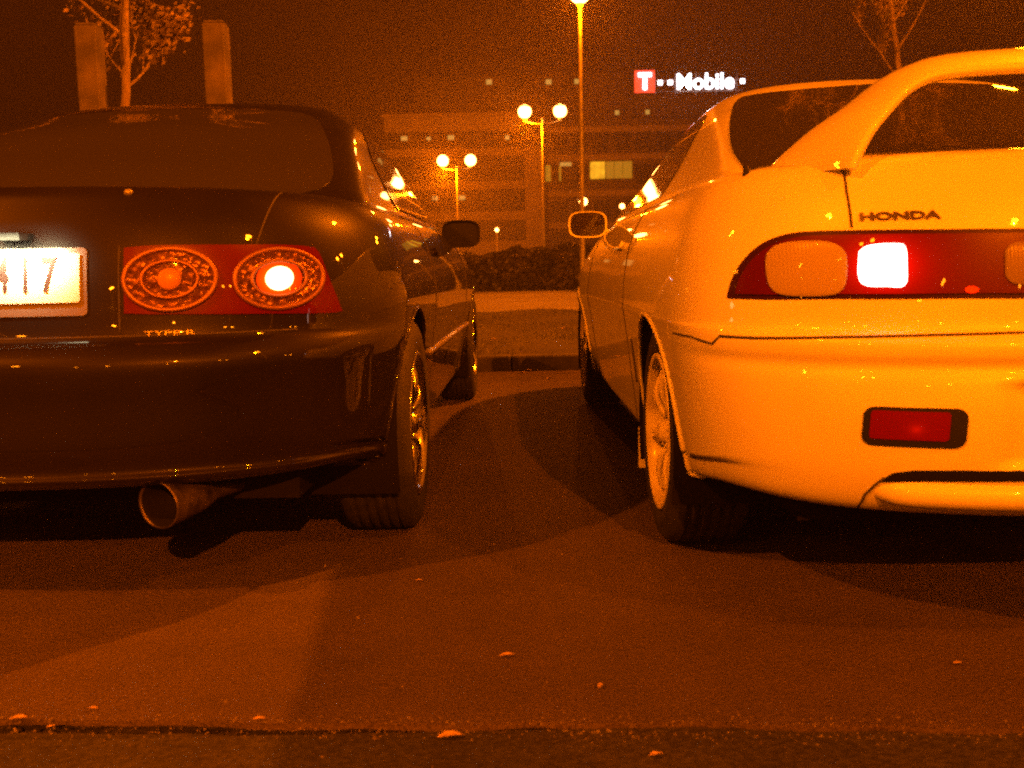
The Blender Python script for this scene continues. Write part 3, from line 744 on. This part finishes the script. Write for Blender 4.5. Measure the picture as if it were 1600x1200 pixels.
for i, (x, y, h, hd, lab) in enumerate([(-9, -13, 7.5, 2, 'two headed street lamp behind the camera on the left'), (-19, -9, 7.5, 2, 'two headed street lamp furthest left of the rear row'),
        (14, -22, 7.5, 2, 'two headed street lamp behind the camera on the far right'), (-4, -34, 7.5, 2, 'two headed street lamp in the back row, left of centre'),
        (8, -40, 7.5, 2, 'two headed street lamp in the back row, right of centre'), (16, 6, 7.5, 2, 'two headed street lamp beyond the right side of the white car'),
        (-14, 9, 7.5, 2, 'two headed street lamp beyond the left side of the dark car'), (-24, -30, 7.5, 2, 'two headed street lamp in the back row, far left'),
        (12, 22, 7.5, 2, 'two headed street lamp ahead and right, hidden by the white car'), (-32, -18, 7.5, 2, 'two headed street lamp at the far left edge of the car park'), (26, -12, 7.5, 2, 'two headed street lamp at the far right edge of the car park'), (-12, -50, 7.5, 2, 'two headed street lamp at the very back of the car park'), (-30, 8, 7.5, 2, 'two headed street lamp far out to the left of both cars')]):
    street_lamp(x, y, h, 1.5, lab, GRP, globe_b, 0, heads=hd, ang=25*i)

# ------------------------------------------------------------------ hedge
hm = mat('hedge_leaves', (.05, .05, .018), .6); vary(hm, (.025, .028, .01), (.09, .08, .03), 1.2)
def hedge(x0, x1, y0, y1, z1, n, label):
    root = empty('hedge', ((x0+x1)/2, y0, 0)); mb = MB(); random.seed(5)
    cx = (x0+x1)/2
    for i in range(n):
        x = random.uniform(x0, x1); t = random.random()
        zt = z1*(.93+.09*math.sin(x*.9)+.05*math.sin(x*3.7+1)+.03*math.sin(x*9))
        if t < .62: y = y0+random.uniform(0, .5)+.12*math.sin(x*2.2); z = random.uniform(.02, zt)
        else: y = random.uniform(y0, y1); z = zt+random.uniform(-.15, .05)
        s = random.uniform(.04, .09); a = Vector((random.gauss(0,1), random.gauss(0,1), random.gauss(0,1))).normalized(); c_ = a.orthogonal().normalized()*s; d_ = a.cross(c_).normalized()*s*.6
        p = Vector((x-cx, y-y0, z)); mb.add([p-c_, p-d_, p+c_, p+d_], [(0, 1, 2, 3)], False)
    mb.build('foliage', hm, root)
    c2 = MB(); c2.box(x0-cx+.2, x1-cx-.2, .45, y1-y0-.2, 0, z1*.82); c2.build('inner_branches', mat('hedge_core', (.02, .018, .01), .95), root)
    return tag(root, label, 'hedge')
hedge(-14, 14, 28.4, 30.2, 1.2, 36000, 'long dark clipped hedge across the far side of the road')

# ------------------------------------------------------------------ trees
bark = mat('bark', (.2, .16, .11), .9); vary(bark, (.12, .09, .06), (.26, .2, .14), 12, bump=.5, stretch=(1, 1, .25))
treeleaf = mat('autumn_leaf', (.2, .15, .06), .6); vary(treeleaf, (.09, .07, .025), (.26, .19, .08), 2.2)
def tree(x, y, h, crown_z, spread, nleaf, label, seed, lsize=.045, lean=0, dens=1.0):
    random.seed(seed); root = empty('tree', (x, y, 0)); tr = MB(); tips = []
    def branch(p, d, L, r, lvl):
        pts = [p]; n = 5
        for i in range(n):
            d = (d + Vector((random.gauss(0, .12), random.gauss(0, .12), random.gauss(.04, .08)))).normalized(); p = p+d*L/n; pts.append(p)
            if lvl >= 2: tips.append(p)
        tr.tube(pts, [r*(1-.6*i/n) for i in range(n+1)], 6 if lvl else 10, cap=False)
        if lvl < 3:
            for k in range(3 if lvl else 9):
                q = pts[random.randint(2, n)] if lvl else pts[0]+(pts[-1]-pts[0])*(.1+.9*k/8)
                a = random.uniform(0, 2*PI); e = random.uniform(.35, 1.1)
                nd_ = Vector((math.cos(a)*math.sin(e), math.sin(a)*math.sin(e), math.cos(e)*.7))
                if lvl: nd_ = (nd_*.7+d*.5).normalized()
                branch(q, nd_, (spread*.62 if lvl == 0 else L*.62)*random.uniform(.75, 1.15), r*(.42 if lvl == 0 else .55), lvl+1)
    tr.tube([(0, 0, 0), (.01, 0, crown_z*.5), (lean*.5, 0, crown_z)], [.075, .06, .05], 10)
    branch(Vector((lean*.5, 0, crown_z)), Vector((lean*.1, 0, 1)).normalized(), h-crown_z, .048, 0)
    tr.build('trunk', bark, root)
    lf = MB()
    for i in range(nleaf):
        t = random.choice(tips)
        if random.random() > dens*(.6+.4*math.sin(t.x*5+t.z*3+t.y*4)): continue
        p = t+Vector((random.gauss(0, .055), random.gauss(0, .055), random.gauss(-.01, .05)))
        s = lsize*random.uniform(.6, 1.2); a = Vector((random.gauss(0,1), random.gauss(0,1), random.gauss(0,.8))).normalized(); c_ = a.orthogonal().normalized()*s; d_ = a.cross(c_).normalized()*s*.55
        m1 = p+d_*1+a*s*.15; m2 = p-d_+a*s*.15
        lf.add([p-c_, m2, p+c_, m1], [(0, 1, 2, 3)], False)
    lf.build('crown', treeleaf, root)
    return tag(root, label, 'tree')
tree(-3.80, 10, 4.4, 2.0, 1.9, 9000, 'slender young tree with sparse dry leaves between the two square posts', 21, .04)
tree(6.6, 17, 7.4, 3.3, 2.8, 9000, 'dim thin tree behind the white car at the top right', 33, .05)
# square posts
conc = mat('painted_post', (.2, .17, .14), .8); vary(conc, (.06, .05, .042), (.13, .105, .09), 5, bump=.2)
for x, lab in ((-3.645, 'square concrete post left of the young tree, its top lost among the leaves'), (-2.535, 'square concrete post right of the young tree with a clear flat top')):
    mb = MB(); h = 2.86
    z = 0
    mb.add([(-.095,-.095,0),(.095,-.095,0),(.095,.095,0),(-.095,.095,0),(-.095,-.095,h),(.095,-.095,h),(.095,.095,h),(-.095,.095,h)], [(0,3,2,1),(4,5,6,7),(0,1,5,4),(1,2,6,5),(2,3,7,6),(3,0,4,7)], False)
    mb.box(-.085, .085, -.085, .085, h, h+.025)
    o = bevel(mb.build('concrete_post', conc), .012); o.location = (x, 9, 0); tag(o, lab, 'post', 'square posts behind the dark car')

# ------------------------------------------------------------------ buildings
wallm = mat('facade_concrete', (.5, .46, .4), .85); vary(wallm, (.42, .39, .34), (.55, .5, .44), .4)
wall_d = mat('facade_dark', (.16, .14, .12), .85); vary(wall_d, (.12, .11, .1), (.19, .17, .15), .3)
winm = mat('office_glass', (.02, .02, .02), .4, spec=.3)
fr = mat('window_frame', (.18, .16, .14), .6)
lit1 = mat('lit_room_bright', (.5, .5, .4), .8, emis=(1, .52, .02), es=.95); 
n = nd(lit1, 'ShaderNodeTexNoise', Scale=1.2, Detail=4); r = nd(lit1, 'ShaderNodeMapRange'); r.inputs[1].default_value=.3; r.inputs[2].default_value=.7; r.inputs[3].default_value = .55; r.inputs[4].default_value = 1.25
tcx = nd(lit1, 'ShaderNodeTexCoord'); lk(lit1, tcx.outputs['Object'], n.inputs['Vector']); lk(lit1, n.outputs[0], r.inputs[0]); lk(lit1, r.outputs[0], lit1.node_tree.nodes['Principled BSDF'].inputs['Emission Strength'])
lit2 = mat('lit_room_dim', (.4, .4, .3), .8, emis=(1, .55, .03), es=.28)
lit3 = mat('ceiling_light_glow', (.5, .5, .4), .8, emis=(1, .66, .12), es=.42)
B = empty('office_building', (-4, 95, 0)); ox, oy = -4, 95
def bb(mb, x0, x1, y0, y1, z0, z1): return mb.box(x0-ox, x1-ox, y0-oy, y1-oy, z0, z1)
bb(MB(), -11.5, 3.4, 95.9, 99, 0, 14.6).build('inner_wall', wall_d, B)
bands = [(14.67, 13.3), (11.74, 11.0), (8.66, 7.9), (5.87, 5.0), (3.1, .0)]
for z1, z0 in bands: bb(MB(), -11.5, 1.6, 95, 95.6, z0, z1).build('spandrel', wallm, B)
for k, (z1, z0) in enumerate([(13.3, 11.74), (11.0, 8.66), (7.9, 5.87), (5.0, 3.1)]):
    for i in range(6):
        x0 = -11.4+i*2.165; f = bb(MB(), x0+.04, x0+2.12, 95.5, 95.58, z0, z1)
        wo = bb(MB(), x0+.1, x0+2.06, 95.47, 95.56, z0+.08, z1-.08).build('window', winm, B)
        g = MB(); bb(g, x0+.0, x0+.1, 95.35, 95.6, z0, z1); bb(g, x0+1.05, x0+1.11, 95.38, 95.47, z0, z1); bb(g, x0+.1, x0+1.05, 95.38, 95.47, z0+(z1-z0)*.3, z0+(z1-z0)*.3+.06)
        g.build('frame', fr, wo)
bb(MB(), 1.6, 3.4, 94.8, 95.9, 0, 11.75).build('pier', wallm, B)
bb(MB(), -11.7, 1.6, 94.7, 95.2, 14.67, 14.95).build('cornice', wallm, B)
for (u0, u1, z0, z1) in [(-10.0, -9.4, 12.6, 13.0), (-5.6, -5.0, 12.6, 13.0), (-7.2, -6.7, 7.0, 7.4), (-4.7, -4.1, 7.0, 7.4), (-.2, .2, 12.5, 12.9), (-7.6, -7.2, 12.6, 12.9), (-7.9, -7.4, 4.0, 4.5), (-10.2, -9.4, 4.0, 5.0)]:
    bb(MB(), u0, u1, 95.42, 95.46, z0, z1).build('lit_pane', lit3, B)
tag(B, 'lower office block with light horizontal bands and dark window strips', 'building')
T = empty('office_building', (10, 99.5, 0)); ox, oy = 10, 99.5
bb(MB(), -9, 11.5, 99.5, 112, 0, 19.2).build('wall', wall_d, T)
bb(MB(), 11.5, 34, 99.6, 112, 0, 16.9).build('wall', wall_d, T)
bb(MB(), 3.4, 34, 97, 99.5, 0, 14.4).build('wall', wall_d, T)
for z in (1.2, 4.2, 7.2, 10.6, 13.2):
    bb(MB(), 3.5, 34, 96.85, 97, z, z+.55).build('floor_band', wallm, T)
for k, z0 in enumerate((1.9, 4.9, 8.3, 11.3)):
    for i in range(14):
        x0 = 4.2+i*2.0
        if k == 2 and 2 <= i <= 3: continue
        wo = bb(MB(), x0, x0+1.5, 96.93, 96.99, z0+.1, z0+1.9).build('window', winm, T)
        g = MB(); bb(g, x0+.72, x0+.78, 96.88, 96.93, z0+.1, z0+1.9); bb(g, x0-.06, x0, 96.86, 96.99, z0+.04, z0+1.96); bb(g, x0+1.5, x0+1.56, 96.86, 96.99, z0+.04, z0+1.96)
        g.build('frame', fr, wo)
for (x0, x1, z0, z1, mm) in [(7.9, 9.3, 8.85, 10.45, lit1), (9.4, 10.15, 8.85, 10.45, lit2), (10.2, 11.0, 8.85, 10.45, lit2), (11.05, 11.9, 8.85, 10.45, lit2), (3.6, 4.1, 8.7, 10.2, lit2),
     (5.0, 6.1, 10.1, 10.45, lit3), (4.9, 5.1, 8.7, 10.1, lit2)]:
    bb(MB(), x0, x1, 96.86, 96.92, z0, z1).build('lit_window', mm, T)
for (x, z) in [(-1.7, 18.4), (4.1, 18.3), (6.9, 18.3)]: bb(MB(), x-.25, x+.3, 99.4, 99.48, z-.1, z+.35).build('lit_window', lit3, T)
for (x, z) in [(10.5, 14.0+1), (13.4, 15.0), (2.6, 6.9), (1.0, 12.6)]: bb(MB(), x-.2, x+.2, 96.80, 96.86, z-.2, z+.2).build('lit_window', lit3, T)
tag(T, 'taller dark office block behind on the right with a few yellow lit windows', 'building')

# rooftop sign
SW = mat('sign_letter_glow', (1, 1, 1), .5, emis=(1, .93, .98), es=6)
SR = mat('sign_red_panel', (.8, .05, .1), .5, emis=(1, .06, .02), es=2.0)
S = empty('rooftop_sign', (17.6, 100, 16.9))
def sign_text(s, x, z, size, wide, bold=.03):
    cu = bpy.data.curves.new('sign_text', 'FONT'); cu.body = s; cu.size = size; cu.align_y = 'BOTTOM_BASELINE'; cu.extrude = .08; cu.offset = bold
    to = bpy.data.objects.new('tmp', cu); COL.objects.link(to); bpy.context.view_layer.update()
    me = bpy.data.meshes.new_from_object(to.evaluated_get(bpy.context.evaluated_depsgraph_get())); bpy.data.objects.remove(to)
    for v in me.vertices: v.co = Vector((x+v.co.x*wide, -.05-v.co.z, z+v.co.y))
    me.materials.clear(); me.materials.append(SW); o = bpy.data.objects.new('letters', me); COL.objects.link(o); o.parent = S; return o
bevel(MB().box(-5.0, -3.05, .0, .2, .45, 2.55).build('red_panel', SR, S), .02)
sign_text('T', -4.62, .78, 2.1, .95, .08)
MB().box(-2.72, -2.3, -.12, .08, 1.15, 1.55).build('square_dot', SW, S)
MB().box(-1.75, -1.3, -.12, .08, 1.15, 1.55).build('square_dot', SW, S)
sign_text('Mobile', -.98, .68, 2.15, .97, .02)
MB().box(5.35, 5.75, -.12, .08, 1.15, 1.55).build('square_dot', SW, S)
fm = MB(); 
for x in (-4.5, -3, -1, 1, 3, 5): fm.box(x, x+.08, .2, .28, 0, 2.3)
fm.box(-5, 5.7, .21, .27, .5, .58); fm.box(-5, 5.7, .21, .27, 1.5, 1.58); fm.build('support_frame', fr, S)
tag(S, 'glowing white rooftop sign reading T Mobile with a red panel behind the T', 'sign')

# ------------------------------------------------------------------ world, haze
w = bpy.data.worlds.new('World'); sc.world = w; w.use_nodes = True; nt = w.node_tree
bg = nt.nodes['Background']
tcw = nt.nodes.new('ShaderNodeTexCoord'); sxyz = nt.nodes.new('ShaderNodeSeparateXYZ'); nt.links.new(tcw.outputs['Generated'], sxyz.inputs[0])
mr = nt.nodes.new('ShaderNodeMapRange'); nt.links.new(sxyz.outputs['Y'], mr.inputs[0]); mr.inputs[1].default_value = -1; mr.inputs[2].default_value = .9
mr.inputs[3].default_value = 1; mr.inputs[4].default_value = 0
cr = nt.nodes.new('ShaderNodeValToRGB'); nt.links.new(mr.outputs[0], cr.inputs[0])
cr.color_ramp.elements[0].color = (.024, .0030, .0001, 1); cr.color_ramp.elements[1].color = (.13, .0135, .0001, 1)
nt.links.new(cr.outputs[0], bg.inputs[0]); bg.inputs[1].default_value = 1.0
hz = MB(); hz.box(-130, 130, -60, 135, -1.2, 26)  # haze volume added so that the lamps get a halo
hmt = bpy.data.materials.new('night_haze'); hmt.use_nodes = True; hn = hmt.node_tree; hn.nodes.clear()
out = hn.nodes.new('ShaderNodeOutputMaterial'); pv = hn.nodes.new('ShaderNodeVolumePrincipled'); hn.links.new(pv.outputs[0], out.inputs['Volume'])
pv.inputs['Color'].default_value = (.85, .8, .75, 1); pv.inputs['Density'].default_value = .0023; pv.inputs['Anisotropy'].default_value = .5
ho = hz.build('haze', hmt); tag(ho, 'thin orange night haze over the car park, added to give the lamps halos', 'haze', kind='stuff')
